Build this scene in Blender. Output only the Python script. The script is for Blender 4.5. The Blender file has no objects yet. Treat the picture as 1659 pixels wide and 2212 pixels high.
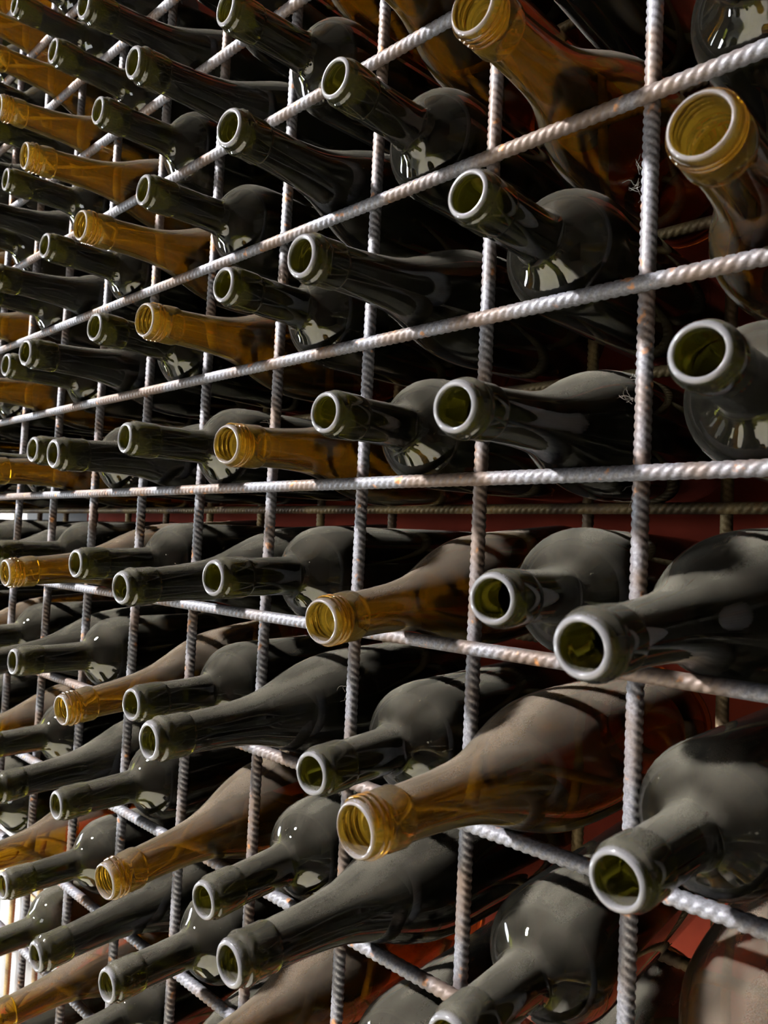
import bpy, bmesh, math, random
from mathutils import Matrix, Vector
random.seed(7)
scene = bpy.context.scene
COL = scene.collection
U = 0.1            # one mesh of the rebar grid = 100 mm
EYE = 1.35         # height of the level bar above the floor

# ------------------------------------------------------------------ camera
cam_d = bpy.data.cameras.new('camera')
cam = bpy.data.objects.new('camera', cam_d); COL.objects.link(cam)
cam_d.sensor_fit = 'HORIZONTAL'; cam_d.sensor_width = 36.0
cam_d.lens = 36.0 * 1593.4 / 1659.0
cam_d.clip_start = 0.01
YAW, PITCH, ROLL = -0.75029, -0.05072, -0.04662
def rx(a): return Matrix.Rotation(a, 3, 'X')
def ry(a): return Matrix.Rotation(a, 3, 'Y')
def rz(a): return Matrix.Rotation(a, 3, 'Z')
Rw = rz(ROLL) @ rx(PITCH) @ ry(YAW)
T = Matrix(((1, 0, 0), (0, 0, -1), (0, 1, 0)))
m = (T @ Rw.transposed()).to_4x4()
m.translation = Vector((1.60015*U, -3.62899*U, -0.44203*U + EYE))
cam.matrix_world = m
cam_d.dof.use_dof = True
cam_d.dof.focus_distance = 0.52
cam_d.dof.aperture_fstop = 20.0
scene.camera = cam

# ------------------------------------------------------------------ world, exposure
w = bpy.data.worlds.new('world'); scene.world = w; w.use_nodes = True
w.node_tree.nodes['Background'].inputs[0].default_value = (1.0, 0.86, 0.7, 1)
w.node_tree.nodes['Background'].inputs[1].default_value = 0.014
scene.view_settings.view_transform = 'Standard'
scene.view_settings.look = 'None'
scene.view_settings.gamma = 1.0
scene.view_settings.exposure = 0.22
scene.cycles.use_adaptive_sampling = True
scene.cycles.adaptive_threshold = 0.14
scene.cycles.use_light_tree = False
scene.cycles.max_bounces = 6
scene.cycles.diffuse_bounces = 2
scene.cycles.glossy_bounces = 2
scene.cycles.transmission_bounces = 5
scene.cycles.transparent_max_bounces = 6
scene.cycles.caustics_reflective = False
scene.cycles.caustics_refractive = False
scene.cycles.blur_glossy = 0.3
scene.cycles.sample_clamp_indirect = 2.0

# ------------------------------------------------------------------ helpers
def tag(o, label=None, cat=None, group=None, kind=None):
    if label: o['label'] = label
    if cat: o['category'] = cat
    if group: o['group'] = group
    if kind: o['kind'] = kind
    return o
def link(name, mesh, parent=None):
    o = bpy.data.objects.new(name, mesh); COL.objects.link(o)
    if parent: o.parent = parent
    return o
def box_mesh(name, x0, x1, y0, y1, z0, z1):
    me = bpy.data.meshes.new(name)
    v = [(x, y, z) for z in (z0, z1) for y in (y0, y1) for x in (x0, x1)]
    f = [(0, 2, 3, 1), (4, 5, 7, 6), (0, 1, 5, 4), (2, 6, 7, 3), (0, 4, 6, 2), (1, 3, 7, 5)]
    me.from_pydata(v, [], f); me.update(); return me
def structure(name, dims, mat):
    me = box_mesh(name, *dims); me.materials.append(mat)
    return tag(link(name, me), kind='structure')
class N:
    """tiny node-tree writer"""
    def __init__(s, name):
        s.m = bpy.data.materials.new(name); s.m.use_nodes = True
        s.t = s.m.node_tree; s.t.nodes.clear()
        s.out = s.t.nodes.new('ShaderNodeOutputMaterial')
    def n(s, typ, **kw):
        k = s.t.nodes.new('ShaderNode' + typ)
        for a, v in kw.items():
            if a.startswith('_'): setattr(k, a[1:], v)
            else: s.set(k, a.replace('__', ' '), v)
        return k
    def set(s, k, key, v):
        i = k.inputs[int(key[1:])] if key[0] == 'i' and key[1:].isdigit() else k.inputs[key]
        if isinstance(v, bpy.types.NodeSocket): s.t.links.new(v, i)
        else: i.default_value = v
    def math(s, op, a, b=0.0, c=0.0, clamp=False):
        k = s.n('Math', _operation=op, _use_clamp=clamp)
        s.set(k, 'i0', a); s.set(k, 'i1', b)
        if op in ('MULTIPLY_ADD', 'SMOOTH_MIN'): s.set(k, 'i2', c)
        return k.outputs[0]
    def ramp(s, x, a, b, lo=0.0, hi=1.0):
        k = s.n('MapRange', _interpolation_type='SMOOTHSTEP', Value=x)
        k.inputs['From Min'].default_value = a; k.inputs['From Max'].default_value = b
        k.inputs['To Min'].default_value = lo; k.inputs['To Max'].default_value = hi
        return k.outputs[0]
    def noise(s, vec, scale, detail=2.0):
        return s.n('TexNoise', Vector=vec, Scale=scale, Detail=detail).outputs[0]
    def mixc(s, f, a, b):
        k = s.n('Mix', _data_type='RGBA')
        s.set(k, 'i0', f); s.set(k, 'i6', a); s.set(k, 'i7', b)
        return k.outputs[2]
    def done(s, sh): s.t.links.new(sh, s.out.inputs[0]); return s.m

def mat_glass(name, tint, dust_col, dust_amt, rim=False, rough=0.02, glow=0.0):
    g = N(name)
    geo = g.n('NewGeometry'); tc = g.n('TexCoord'); oi = g.n('ObjectInfo')
    sep = g.n('SeparateXYZ', Vector=geo.outputs['Normal'])
    mp = g.n('Mapping', Vector=tc.outputs['Object'])
    mp.inputs['Scale'].default_value = (1, 0.22, 1)
    off = g.n('CombineXYZ', X=g.math('MULTIPLY', oi.outputs['Random'], 7.0), Y=oi.outputs['Random'])
    add = g.n('VectorMath', _operation='ADD'); g.set(add, 'i0', mp.outputs[0]); g.set(add, 'i1', off.outputs[0])
    streak = g.noise(add.outputs[0], 60.0, 2.0)
    add2 = g.n('VectorMath', _operation='ADD'); g.set(add2, 'i0', tc.outputs['Object']); g.set(add2, 'i1', off.outputs[0])
    speck = g.noise(add2.outputs[0], 1800.0, 0.0)
    up = g.ramp(sep.outputs['Z'], 0.2, 1.0)
    q = g.ramp(streak, 0.3, 0.7, 0.55, 1.35)
    q = g.math('MULTIPLY', q, g.ramp(speck, 0.3, 0.7, 0.88, 1.12))
    fac = g.math('MULTIPLY', g.math('MULTIPLY', up, q), dust_amt)
    fac = g.math('ADD', fac, 0.012)
    if not rim:                   # thin scratches drawn along the bottle
        m3 = g.n('Mapping', Vector=tc.outputs['Object']); m3.inputs['Scale'].default_value = (1, 0.035, 1)
        a3 = g.n('VectorMath', _operation='ADD'); g.set(a3, 'i0', m3.outputs[0]); g.set(a3, 'i1', off.outputs[0])
        scr = g.ramp(g.noise(a3.outputs[0], 330.0, 1.0), 0.74, 0.80, 0.0, 0.30)
        scr = g.math('MULTIPLY', scr, g.ramp(sep.outputs['Z'], -0.5, 0.1))
        fac = g.math('MAXIMUM', fac, scr)
    # the fine layer left by old finger marks and drips on the sides
    dcol = dust_col
    if rim:                       # bright shine of the mouth rim, painted as a pale ring (mouth plane is y = 0 here)
        sy = g.n('SeparateXYZ', Vector=tc.outputs['Object'])
        ring = g.ramp(sy.outputs['Y'], 0.0003, 0.0020, 0.20, 0.0)
        fac = g.math('MAXIMUM', fac, ring)
        dcol = g.mixc(g.ramp(sy.outputs['Y'], 0.0005, 0.004, 1.0, 0.0), dust_col, (0.80, 0.78, 0.82, 1))
    fac = g.math('MINIMUM', fac, 0.92)
    pb = g.n('BsdfPrincipled', Base__Color=tint, Roughness=rough, IOR=1.5)
    pb.inputs['Transmission Weight'].default_value = 1.0
    pb.inputs['Sheen Weight'].default_value = 0.05
    pb.inputs['Sheen Roughness'].default_value = 0.35
    pb.inputs['Sheen Tint'].default_value = (0.9, 0.86, 0.75, 1)
    base = pb.outputs[0]
    if glow:                      # cloudy film inside the glass that takes up light from behind
        tl = g.n('BsdfTranslucent', Color=tint)
        k = g.n('MixShader'); g.set(k, 'i0', glow); g.set(k, 'i1', base); g.set(k, 'i2', tl.outputs[0]); base = k.outputs[0]
    df = g.n('BsdfPrincipled', Base__Color=dcol, Roughness=0.28) if rim else g.n('BsdfDiffuse', Color=dcol, Roughness=0.6)
    mx = g.n('MixShader'); g.set(mx, 'i0', fac); g.set(mx, 'i1', base); g.set(mx, 'i2', df.outputs[0])
    return g.done(mx.outputs[0])

def mat_bar(name, base, dusty, rust_amt):
    g = N(name)
    geo = g.n('NewGeometry'); oi = g.n('ObjectInfo')
    off = g.n('CombineXYZ', X=g.math('MULTIPLY', oi.outputs['Random'], 9.0), Z=g.math('MULTIPLY', oi.outputs['Random'], 4.0))
    add = g.n('VectorMath', _operation='ADD'); g.set(add, 'i0', geo.outputs['Position']); g.set(add, 'i1', off.outputs[0])
    P = add.outputs[0]
    big = g.noise(P, 22.0, 3.0); mid = g.noise(P, 95.0, 4.0); fine = g.noise(P, 700.0, 3.0)
    c = g.mixc(g.ramp(fine, 0.2, 0.85), base, dusty)
    brown = g.ramp(big, 0.43, 0.62, 0.0, 0.85)
    c = g.mixc(brown, c, (0.13, 0.085, 0.058, 1))
    r = g.math('MULTIPLY', g.ramp(mid, 0.62, 0.70), g.math('MULTIPLY_ADD', fine, 1.2, 0.1))
    r = g.math('MULTIPLY', r, rust_amt, clamp=True)
    c = g.mixc(r, c, (0.50, 0.20, 0.05, 1))
    bm = g.n('Bump', Strength=0.2, Distance=0.0005, Height=fine)
    pb = g.n('BsdfPrincipled', Base__Color=c, Roughness=0.52, Normal=bm.outputs[0])
    pb.inputs['Metallic'].default_value = 0.25
    return g.done(pb.outputs[0])

def mat_plain(name, c1, c2, scale, rough=0.8, stretch=(1, 1, 1), bump=0.1):
    g = N(name)
    tc = g.n('TexCoord'); mp = g.n('Mapping', Vector=tc.outputs['Object']); mp.inputs['Scale'].default_value = stretch
    n1 = g.noise(mp.outputs[0], scale, 5.0); n2 = g.noise(mp.outputs[0], scale*9, 4.0)
    f = g.math('MULTIPLY_ADD', n2, 0.4, g.math('MULTIPLY', n1, 0.7), clamp=True)
    f = g.math('ADD', g.math('MULTIPLY', n1, 0.7), g.math('MULTIPLY', n2, 0.4))
    c = g.mixc(g.ramp(f, 0.35, 0.75), c1, c2)
    bm = g.n('Bump', Strength=bump, Distance=0.003, Height=n2)
    return g.done(g.n('BsdfPrincipled', Base__Color=c, Roughness=rough, Normal=bm.outputs[0]).outputs[0])

def mat_emit(name, col, s):
    g = N(name); return g.done(g.n('Emission', Color=col, Strength=s).outputs[0])

M_RED = mat_plain('red_painted_wall', (0.50, 0.066, 0.028, 1), (0.36, 0.045, 0.02, 1), 5.0, 0.9)
M_PALE = mat_plain('pale_plaster', (0.36, 0.35, 0.34, 1), (0.30, 0.29, 0.28, 1), 2.0, 0.9)
M_FLOOR = mat_plain('pale_concrete', (0.62, 0.60, 0.54, 1), (0.50, 0.48, 0.42, 1), 2.5, 0.75)
M_DARK = mat_plain('dark_plaster', (0.10, 0.085, 0.07, 1), (0.07, 0.06, 0.05, 1), 2.0, 0.9)
M_BAR = mat_bar('dusty_steel', (0.105, 0.105, 0.118, 1), (0.245, 0.245, 0.275, 1), 1.0)
M_BARB = mat_bar('amber_lit_steel', (0.30, 0.21, 0.09, 1), (0.46, 0.35, 0.17, 1), 0.5)  # rusty back bars, with amber light from the bottles mixed into their colour
DUST = (0.365, 0.335, 0.265, 1); DUSTA = (0.36, 0.29, 0.22, 1)
M_GREEN = mat_glass('olive_green_glass', (0.15, 0.15, 0.018, 1), DUST, 0.235)
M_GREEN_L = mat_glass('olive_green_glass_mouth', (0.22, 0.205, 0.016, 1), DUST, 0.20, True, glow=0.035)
M_DEEP = mat_glass('deep_green_glass', (0.075, 0.08, 0.022, 1), DUST, 0.235)
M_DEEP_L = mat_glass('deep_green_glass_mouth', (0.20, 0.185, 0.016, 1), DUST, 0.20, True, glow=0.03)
M_AMBER = mat_glass('amber_glass', (0.80, 0.53, 0.075, 1), DUSTA, 0.32, glow=0.05)
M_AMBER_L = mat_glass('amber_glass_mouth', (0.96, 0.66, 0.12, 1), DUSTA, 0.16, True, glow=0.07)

# ------------------------------------------------------------------ the room
WALL_Y = 0.275
structure('floor', (-3.3, 2.2, -2.5, 0.4, -0.1, 0.0), M_FLOOR)
structure('ceiling', (-3.3, 2.2, -2.5, 0.4, 3.4, 3.5), M_DARK)
structure('wall_back', (-1.20, 2.2, WALL_Y, WALL_Y + 0.12, 0.0, 3.4), M_RED)
structure('wall_back_end', (-3.3, -1.20, WALL_Y, WALL_Y + 0.12, 0.0, 1.5), M_PALE)
structure('wall_back_top', (-3.3, -1.20, WALL_Y, WALL_Y + 0.12, 1.5, 3.4), M_DARK)
structure('wall_right', (2.2, 2.3, -2.5, 0.4, 0.0, 3.4), M_DARK)
structure('wall_left', (-3.4, -3.3, -2.5, 0.4, 0.0, 3.4), M_DARK)
structure('wall_front', (-3.3, 2.2, -2.6, -2.5, 0.0, 3.4), M_DARK)

def window(name, centre, normal, wdt, hgt, strength, col):
    """a glazed opening: frame bars proud of the wall, glowing pane; also builds the added light strips"""
    n = Vector(normal).normalized(); up = Vector((0, 0, 1)); s = up.cross(n).normalized()
    rot = Matrix((s, n, up)).transposed().to_4x4(); rot.translation = Vector(centre)
    root = bpy.data.objects.new(name, None); COL.objects.link(root); root.matrix_world = rot
    tag(root, kind='structure')
    pm = bpy.data.meshes.new('pane')
    pm.from_pydata([(-wdt/2, 0, -hgt/2), (wdt/2, 0, -hgt/2), (wdt/2, 0, hgt/2), (-wdt/2, 0, hgt/2)], [], [(0, 1, 2, 3)]); pm.update()
    pane = link('pane', pm, root)
    pane.data.materials.append(mat_emit(name + '_pane_glow', col, strength))
    f = 0.05
    for dims in ((-wdt/2 - f, wdt/2 + f, -0.03, 0.03, hgt/2, hgt/2 + f), (-wdt/2 - f, wdt/2 + f, -0.03, 0.03, -hgt/2 - f, -hgt/2),
                 (-wdt/2 - f, -wdt/2, -0.03, 0.03, -hgt/2, hgt/2), (wdt/2, wdt/2 + f, -0.03, 0.03, -hgt/2, hgt/2)):
        b = link('window_frame', box_mesh('window_frame', *dims), root); b.data.materials.append(M_DARK)
    return root
window('window_1', (-2.1, -2.46, 3.15), (0.0, 1, 0), 0.24, 0.20, 5000.0, (1.0, 0.985, 0.97, 1))
window('window_2', (-3.26, -1.0, 1.30), (1, 0, 0), 1.3, 0.30, 26.0, (0.86, 0.93, 1.0, 1))
window('added_front_light', (-1.3, -2.46, 1.40), (0, 1, 0), 1.3, 0.34, 6.0, (0.95, 0.97, 1.0, 1))  # unseen strip added at eye level to light the red wall and rims
window('added_streak_light', (-3.26, -1.0, 0.35), (1, 0, 0), 1.3, 0.22, 50.0, (0.86, 0.93, 1.0, 1))  # unseen second strip, added for more streak reflections on the glass

# unseen spot fixture, added to brighten the floor that the bottles reflect
dl = bpy.data.objects.new('added_floor_light', None); COL.objects.link(dl); dl.location = (-0.4, -1.2, 3.4)
tag(dl, 'unseen round black fixture added on the ceiling to brighten the floor', 'added light')
def ring_mesh(name, pts, seg, mat):
    v = []; f = []
    for r, z in pts:
        for j in range(seg):
            a = 2*math.pi*j/seg; v.append((r*math.cos(a), r*math.sin(a), z))
    for i in range(len(pts) - 1):
        for j in range(seg):
            k = (j + 1) % seg; f.append((i*seg + j, i*seg + k, (i + 1)*seg + k, (i + 1)*seg + j))
    me = bpy.data.meshes.new(name); me.from_pydata(v, [], f); me.update(); me.materials.append(mat); return me
link('added_light_housing', ring_mesh('added_light_housing', [(0.001, -0.001), (0.07, -0.001), (0.07, -0.14), (0.062, -0.14), (0.055, -0.03), (0.001, -0.03)], 28, M_DARK), dl)
sp = bpy.data.lights.new('added_floor_beam', 'SPOT'); sp.energy = 3000; sp.color = (1.0, 0.95, 0.85); sp.spot_size = math.radians(42); sp.spot_blend = 0.3; sp.shadow_soft_size = 0.04
spo = bpy.data.objects.new('added_floor_beam', sp); COL.objects.link(spo); spo.parent = dl; spo.location = (0, 0, -0.15)

# ------------------------------------------------------------------ rebar rack
def rebar_mesh(name, length, mat, r=0.0040, pitch=0.0055, na=22, step=0.0008):
    n = int(length/step); verts = []; faces = []
    for i in range(n + 1):
        y = i*length/n
        for j in range(na):
            a = 2*math.pi*j/na
            h = 0.0
            la = a % math.pi                          # two halves, each with crescent ribs
            d = min(la, math.pi - la)
            if d < 0.2: h = 0.00035                   # longitudinal rib
            else:
                ph = (y/pitch + (la/math.pi)*1.7 + (0.5 if a >= math.pi else 0)) % 1.0
                t = abs(ph - 0.5)
                h = 0.00065*max(0.0, 1 - (t/0.34)**6)*min(1.0, math.sin(la)*1.5) if t < 0.34 else 0.0
            rr = r - 0.0002 + h
            verts.append((rr*math.cos(a), rr*math.sin(a), y))
    for i in range(n):
        for j in range(na):
            k = (j + 1) % na
            faces.append((i*na + j, i*na + k, (i + 1)*na + k, (i + 1)*na + j))
    faces.append(tuple(range(na - 1, -1, -1))); faces.append(tuple(n*na + j for j in range(na)))
    me = bpy.data.meshes.new(name); me.from_pydata(verts, [], faces); me.update()
    me.polygons.foreach_set('use_smooth', [True]*len(me.polygons))
    me.materials.append(mat); return me
ROWZ = {-6: -6.0, -5: -5.0, -4: -4.0074, -3: -2.97757, -2: -1.99305, -1: -0.99345, 0: 0.0, 1: 0.96677, 2: 1.95622, 3: 2.98733, 4: 3.87743, 5: 4.86, 6: 5.85, 7: 6.84}
KMIN, KMAX = -5, 15
TOP = EYE + 7.6*U
XR, XL = 0.56, -1.56
rack = bpy.data.objects.new('wine_rack', None); COL.objects.link(rack); rack.location = (-0.6, 0.07, 0)
tag(rack, 'grey rusty steel rebar grid rack that holds all the wine bottles', 'wine rack')
bpy.context.view_layer.update()
pinv = rack.matrix_world.inverted()
vm = rebar_mesh('vertical_bar', TOP - 0.001, M_BAR, pitch=0.0046)
hm = rebar_mesh('horizontal_bar', XR - XL, M_BAR)
vmb = vm.copy(); vmb.materials.clear(); vmb.materials.append(M_BARB)
hmb = hm.copy(); hmb.materials.clear(); hmb.materials.append(M_BARB)
def place_bar(name, me, loc, horizontal, spin):
    o = link(name, me, rack)
    r = Matrix.Rotation(spin, 4, 'Z')
    if horizontal: r = Matrix.Rotation(math.pi/2, 4, 'Y') @ r
    r.translation = Vector(loc)
    o.matrix_parent_inverse = pinv; o.matrix_basis = r
    return o
for k in range(KMIN, KMAX + 1):
    place_bar('vertical_bar', vm, (-k*U, 0.0, 0.001), False, -1.65 + random.uniform(-.25, .25))
    place_bar('vertical_bar', vmb, (-k*U - 0.007, 0.150, 0.001), False, random.uniform(0, 6))
for r_, z in ROWZ.items():
    place_bar('horizontal_bar', hm, (XL, -0.0082, EYE + z*U), True, random.uniform(-.3, .3))
    place_bar('horizontal_bar', hmb, (XL, 0.1418, EYE + z*U - 0.0068), True, random.uniform(0, 6))

# wisps of cobweb caught on the bars
M_WEB = mat_plain('grey_cobweb', (0.30, 0.28, 0.25, 1), (0.22, 0.20, 0.18, 1), 300.0, 0.9)
def cobweb(centre, size, n):
    verts = []; faces = []
    for q in range(n):
        p = Vector(centre) + Vector([random.uniform(-1, 1)*s_ for s_ in (0.002, 0.001, size)])
        d = Vector((random.uniform(-1, -.2), random.uniform(-.6, .2), random.uniform(-1, 1))).normalized()
        for i in range(9):
            b = len(verts)
            for a in (0, 2.1, 4.2): verts.append(p + Vector((math.cos(a), 0.3*math.sin(a), math.sin(a)))*0.00009)
            if i: faces += [(b - 3 + j, b - 3 + (j + 1) % 3, b + (j + 1) % 3, b + j) for j in range(3)]
            d = (d + Vector([random.uniform(-.7, .7) for _ in range(3)])).normalized(); p = p + d*0.0013
    me = bpy.data.meshes.new('cobweb'); me.from_pydata(verts, [], faces); me.update(); me.materials.append(M_WEB)
    o = link('cobweb', me, rack); o.matrix_parent_inverse = pinv; return o
for cx, cz, sz, n in ((0, 1.55, .006, 9), (0, .43, .008, 9), (1, 1.62, .005, 6), (0, -.1, .004, 4), (2, -1.4, .005, 5), (3, .5, .004, 4)):
    cobweb((-cx*U - 0.0042, -0.001, EYE + cz*U), sz, n)

# ------------------------------------------------------------------ bottles
FIN = {  # finish profile: (mm from the mouth, outer radius mm)
 'B': [(0.0, 10.0), (0.2, 10.8), (0.8, 11.6), (1.9, 12.1), (3.4, 12.3), (4.4, 12.2), (5.0, 12.4), (5.7, 13.2), (6.6, 13.7), (9.0, 13.9), (23.5, 13.9), (25.0, 13.6), (25.8, 13.2), (26.5, 13.0)],
 'G': [(0.0, 10.0), (0.2, 10.9), (0.9, 11.8), (2.2, 12.5), (4.0, 12.7), (5.2, 12.5), (5.9, 12.7), (6.6, 13.6), (7.6, 14.3), (9.4, 14.5), (11.2, 14.2), (12.2, 13.9), (13.4, 13.9), (24.5, 14.1), (26.0, 13.8), (26.8, 13.3), (27.5, 13.1)],
 'A': [(0.0, 10.9), (0.2, 11.6), (0.8, 12.3), (1.8, 12.8), (13.0, 12.9), (14.0, 13.1), (15.0, 13.7), (16.0, 14.1), (24.5, 14.5), (25.6, 14.2), (26.4, 13.4), (27.2, 13.1)]}
BODY = {
 'B': [(26.5, 13.0), (52, 13.4), (64, 13.9), (68.5, 15.0), (72, 18.0), (76, 23.4), (81, 28.9), (87, 33.2), (94, 35.6), (102, 36.7), (110, 36.9), (200, 36.9), (290, 36.9), (296, 36.2), (299.2, 34.5), (300, 32)],
 'G': [(27.5, 13.1), (48, 13.9), (65, 15.2), (80, 17.4), (92, 20.6), (104, 24.9), (116, 29.6), (130, 34.3), (145, 37.9), (160, 39.7), (174, 40.4), (200, 40.5), (280, 40.5), (291, 40.3), (296, 39), (298, 35)],
 'A': [(27.2, 13.1), (48, 13.9), (65, 15.2), (80, 17.4), (92, 20.6), (104, 24.9), (116, 29.6), (130, 34.3), (145, 37.9), (160, 39.4), (174, 39.95), (200, 40.0), (280, 40.0), (290, 39.8), (295, 38.5), (297, 35)]}
LEN = {'B': 0.300, 'G': 0.298, 'A': 0.297}
RB = {'B': 0.369, 'G': 0.405, 'A': 0.40}
def pchip(pts, n):
    """monotone cubic through the profile, densified"""
    xs = [p[0] for p in pts]; ys = [p[1] for p in pts]; h = [xs[i+1]-xs[i] for i in range(len(xs)-1)]
    d = [(ys[i+1]-ys[i])/h[i] for i in range(len(h))]
    t = [d[0]] + [0 if d[i-1]*d[i] <= 0 else 2*d[i-1]*d[i]/(d[i-1]+d[i]) for i in range(1, len(d))] + [d[-1]]
    out = []
    for i in range(len(h)):
        for q in range(n):
            u = q/n; h00 = 2*u**3-3*u*u+1; h10 = u**3-2*u*u+u; h01 = -2*u**3+3*u*u; h11 = u**3-u*u
            out.append((xs[i]+u*h[i], h00*ys[i]+h10*h[i]*t[i]+h01*ys[i+1]+h11*h[i]*t[i+1]))
    out.append((xs[-1], ys[-1])); return out
def lathe(name, prof, seg, mat):
    """prof runs so that the normal points to the left of travel; axis = +Y"""
    verts = []; faces = []
    for (s, r) in prof:
        for j in range(seg):
            a = 2*math.pi*j/seg
            verts.append((r*math.cos(a)*1e-3, s*1e-3, r*math.sin(a)*1e-3))
    for i in range(len(prof) - 1):
        for j in range(seg):
            k = (j + 1) % seg
            faces.append((i*seg + j, (i + 1)*seg + j, (i + 1)*seg + k, i*seg + k))
    me = bpy.data.meshes.new(name); me.from_pydata(verts, [], faces); me.update()
    me.polygons.foreach_set('use_smooth', [True]*len(me.polygons))
    me.materials.append(mat); return me
MATS = {'B': (M_GREEN, M_GREEN_L), 'G': (M_DEEP, M_DEEP_L), 'A': (M_AMBER, M_AMBER_L)}
MESH = {}
for t in 'BGA':
    j = FIN[t][-1][0]
    q = 1.45 if t == 'A' else 0.0
    inner_f = [(j, 10.2), (20, 9.6 + q*.6), (8, 9.2 + q), (2.0, 9.1 + q), (0.8, 9.25 + q), (0.2, 9.55 + q)]
    MESH[t, 'lip'] = lathe('lip', inner_f + FIN[t], 44, MATS[t][1])
    outer = pchip(BODY[t], 3)
    ln, R = BODY[t][-1]
    punt = [(ln - 0.6, R - 4), (ln - 4, R - 9), (ln - 12, R - 16), (ln - 20, 9), (ln - 22, 0.05)]
    inn = [(s, max(r - (3.5 if s < 60 else 3.3), 10.2)) for s, r in BODY[t] if s < ln - 12]
    inner = [(ln - 26, 0.05), (ln - 24, 10), (ln - 14, R - 9), (ln - 7, R - 4)] + pchip(inn, 2)[::-1]
    MESH[t, 'body'] = lathe('body', inner[:-1] + [(j, 10.2)], 44, MATS[t][0])
    # join the outside skin to the inside skin in one mesh
    om = lathe('o', outer + punt, 44, MATS[t][0])
    bm = bmesh.new(); bm.from_mesh(MESH[t, 'body']); bm.from_mesh(om); bm.to_mesh(MESH[t, 'body']); bm.free()
    bpy.data.meshes.remove(om)
    MESH[t, 'body'].polygons.foreach_set('use_smooth', [True]*len(MESH[t, 'body'].polygons))
# screw thread of the amber bottles: a helical ridge that fades in and out
def thread_mesh():
    turns, seg, ns = 2.7, 40, 8; verts = []; faces = []; tot = int(turns*seg)
    for i in range(tot + 1):
        a = 2*math.pi*i/seg; s = 3.4 + 3.5*i/seg
        e = min(1.0, i/6, (tot - i)/6)
        for q in range(ns):
            b = math.pi*q/(ns - 1) - math.pi/2
            r = 12.7 + 1.55*e*math.cos(b); y = s + 1.05*math.sin(b)
            verts.append((r*math.cos(a)*1e-3, y*1e-3, r*math.sin(a)*1e-3))
    for i in range(tot):
        for q in range(ns - 1):
            faces.append((i*ns + q, i*ns + q + 1, (i + 1)*ns + q + 1, (i + 1)*ns + q))
    me = bpy.data.meshes.new('screw_thread'); me.from_pydata(verts, [], faces); me.update()
    me.polygons.foreach_set('use_smooth', [True]*len(me.polygons)); me.materials.append(M_AMBER_T); return me
M_AMBER_T = mat_glass('amber_glass_thread', (0.95, 0.61, 0.10, 1), DUSTA, 0.2, glow=0.04)
MESH['A', 'screw_thread'] = thread_mesh()

# cell (column from the right, row), sideways shift, how far the neck sticks out, mouth height over its bar (grid units)
POSE = {(c, r): (dx, p, z) for c, r, dx, p, z in [
 (6, 5, -0.2, 0.92, 0.346), (4, 4, -0.06, 1.08, 0.19), (5, 4, -0.12, 0.9, 0.344), (6, 4, -0.2, 1, 0.153), (2, 3, -0.2, 0.88, 0.262), (3, 3, -0.14, 1.06, 0.18),
 (4, 3, -0.14, 0.86, 0.28), (5, 3, -0.2, 1.06, 0.143), (6, 3, -0.2, 0.88, 0.302), (0, 2, 0.04, 0.98, 0.165), (1, 2, -0.02, 0.88, 0.302), (2, 2, 0.2, 1.06, 0.22),
 (3, 2, -0.2, 0.88, 0.302), (4, 2, 0.04, 1.02, 0.182), (5, 2, -0.04, 0.88, 0.322), (-1, 1, 0.12, 1, 0.173), (0, 1, -0.02, 0.88, 0.302), (1, 1, -0.02, 1.06, 0.18),
 (2, 1, -0.06, 0.86, 0.3), (3, 1, 0.14, 0.98, 0.185), (4, 1, 0.12, 0.88, 0.322), (5, 1, 0.16, 1.06, 0.22), (-1, 0, 0.1, 0.9, 0.324), (0, 0, 0.08, 1.04, 0.209),
 (1, 0, 0.02, 0.86, 0.3), (2, 0, 0.2, 0.94, 0.172), (3, 0, -0.2, 0.9, 0.304), (4, 0, -0.04, 1.08, 0.21), (5, 0, 0.02, 0.88, 0.322), (-1, -1, -0.2, 1.16, 0.215),
 (0, -1, 0.2, 0.86, 0.34), (1, -1, 0.12, 0.9, 0.139), (2, -1, 0.02, 0.86, 0.3), (3, -1, 0.04, 0.98, 0.182), (4, -1, 0.02, 0.86, 0.3), (5, -1, -0.04, 1.02, 0.162),
 (-1, -2, -0.16, 0.9, 0.324), (0, -2, -0.2, 1.26, 0.3), (1, -2, 0.08, 0.88, 0.302), (2, -2, -0.1, 1.18, 0.288), (3, -2, 0.08, 0.86, 0.32), (4, -2, 0.08, 0.92, 0.105),
 (5, -2, -0.04, 0.9, 0.344), (1, -3, -0.16, 1.18, 0.308), (2, -3, 0.06, 0.82, 0.236), (3, -3, 0.2, 1.04, 0.132), (4, -3, -0.08, 0.84, 0.268), (3, -4, 0.02, 0.88, 0.322),
 (4, -4, 0, 0.96, 0.155),
]}
DEF = {'B': (0.85, 0.315), 'G': (1.04, 0.205), 'A': (0.99, 0.185)}
def kind_of(c, r):
    return {0: 'G', 2: 'A'}.get((c - r) % 4, 'B')
ORD = ['', 'first', 'second', 'third', 'fourth', 'fifth', 'sixth', 'seventh', 'eighth', 'ninth', 'tenth', 'eleventh', 'twelfth', 'thirteenth', 'fourteenth', 'fifteenth', 'sixteenth']
DESC = {'B': 'dusty olive green square-shouldered bottle', 'G': 'dusty blackish green slope-shouldered bottle', 'A': 'dusty amber bottle with screw-thread mouth'}
minv = cam.matrix_world.inverted(); FPX = 1593.4
def in_frame(P, rad, marg=0):
    q = minv @ P
    if q.z > -0.02: return False
    u = 829.5 + FPX*q.x/-q.z; v = 1106 - FPX*q.y/-q.z; e = FPX*rad/-q.z*0.9 + marg
    return -e < u < 1659 + e and -e < v < 2212 + e
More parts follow.
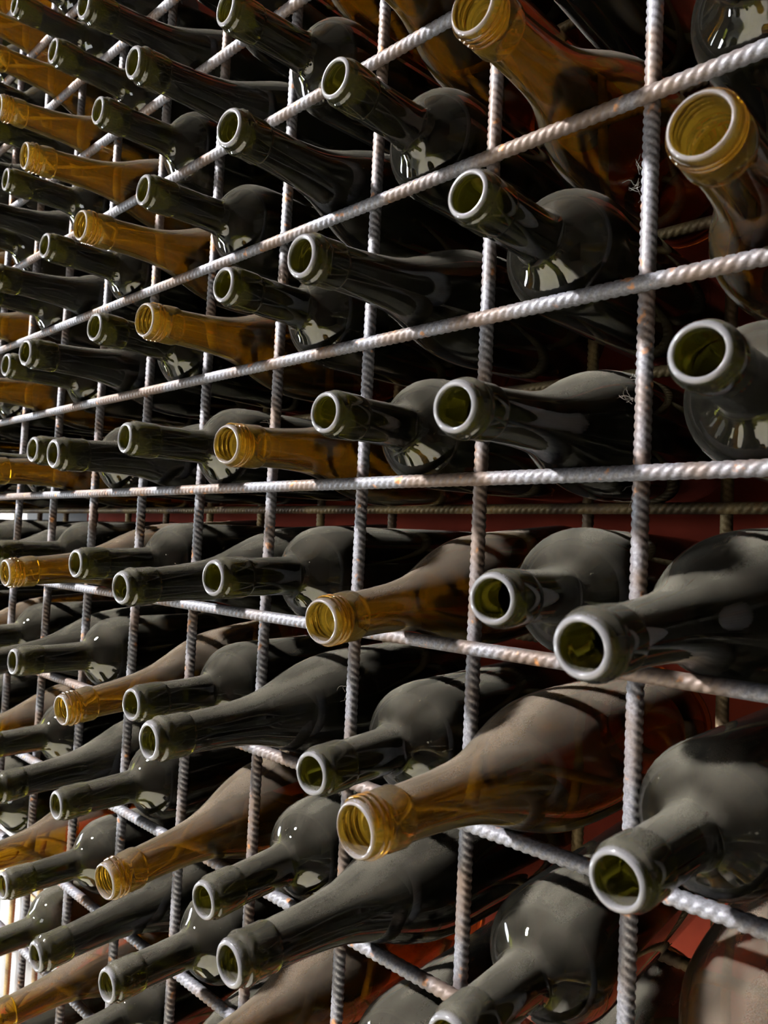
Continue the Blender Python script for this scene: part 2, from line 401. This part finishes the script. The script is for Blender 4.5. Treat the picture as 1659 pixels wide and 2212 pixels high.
def radius_at(t, s):
    pts = BODY[t]
    for (s0, r0), (s1, r1) in zip(pts, pts[1:]):
        if s0 <= s <= s1: return (r0 + (r1 - r0)*(s - s0)/(s1 - s0))*1e-3
    return 0.0
def make_bottle(c, r, nth):
    t = kind_of(c, r)
    if (c, r) in POSE: dx, p, z = POSE[c, r]
    else:
        dx = random.uniform(-0.06, 0.06); p = DEF[t][0] + random.uniform(-.04, .02); z = DEF[t][1] + random.uniform(-.015, .015)
    X = -(c + 0.5); Z = ROWZ[r]
    lip = Vector(((X + dx)*U, -p*U, EYE + (Z + z)*U))
    back = Vector(((X - 0.045 + max(-.03, min(.03, 0.2*dx)))*U, 1.5*U, EYE + (Z - 0.075 + 0.045 + RB[t])*U))
    # let it rest on the front bar instead of sinking into it
    for _ in range(3):
        a = (back - lip).normalized(); pen = 0.0; s = 30.0
        while s < 160:
            q = lip + a*s*1e-3
            pen = max(pen, radius_at(t, s) + 0.0041 - math.hypot(q.y + 0.0082, q.z - (EYE + Z*U))); s += 3
        up = min(pen, 0.0016); lip.z += up*0.3; back.z += up*0.8
    ax = (back - lip).normalized()
    return t, lip, ax
def build(t, lip, ax, roll, label):
    root = bpy.data.objects.new('wine_bottle', None); COL.objects.link(root)
    root.empty_display_size = 0.02
    q = Vector((0, 1, 0)).rotation_difference(ax).to_matrix() @ ry(roll)
    mw = q.to_4x4(); base = lip + ax*LEN[t]; mw.translation = base
    root.matrix_world = mw
    for part in ('body', 'lip', 'screw_thread'):
        if (t, part) in MESH:
            o = link(part, MESH[t, part], root); o.location = (0, -LEN[t], 0)
    tag(root, label, 'bottle', 'wine bottles lying in the rebar rack')
    return root
for r in range(-6, 8):
    nth = 0
    for c in range(-1, 15):
        if r <= -5 and c >= 7: continue      # empty cells at the low far end
        t, lip, ax = make_bottle(c, r, nth)
        if not any(in_frame(lip + ax*s, rad) for s, rad in ((0, .014), (.06, .014), (.12, .036), (.2, .038), (.28, .038))): continue
        nth += 1
        where = f'{ORD[r + 1]} row above the level bar' if r >= 0 else f'{ORD[-r]} row below the level bar'
        build(t, lip, ax, random.uniform(0, 6.28), f'{DESC[t]}, {where}, {ORD[nth]} from right')
# the rack runs on to the right, past the edge of the view
for r in range(-5, 4):
    where = f'{ORD[r + 1]} row above the level bar' if r >= 0 else f'{ORD[-r]} row below the level bar'
    for c in (-2, -3, -4):
        t, lip, ax = make_bottle(c, r, 0)
        build(t, lip, ax, random.uniform(0, 6.28), f'{DESC[t]}, {where}, {ORD[-c - 1]} past right edge')
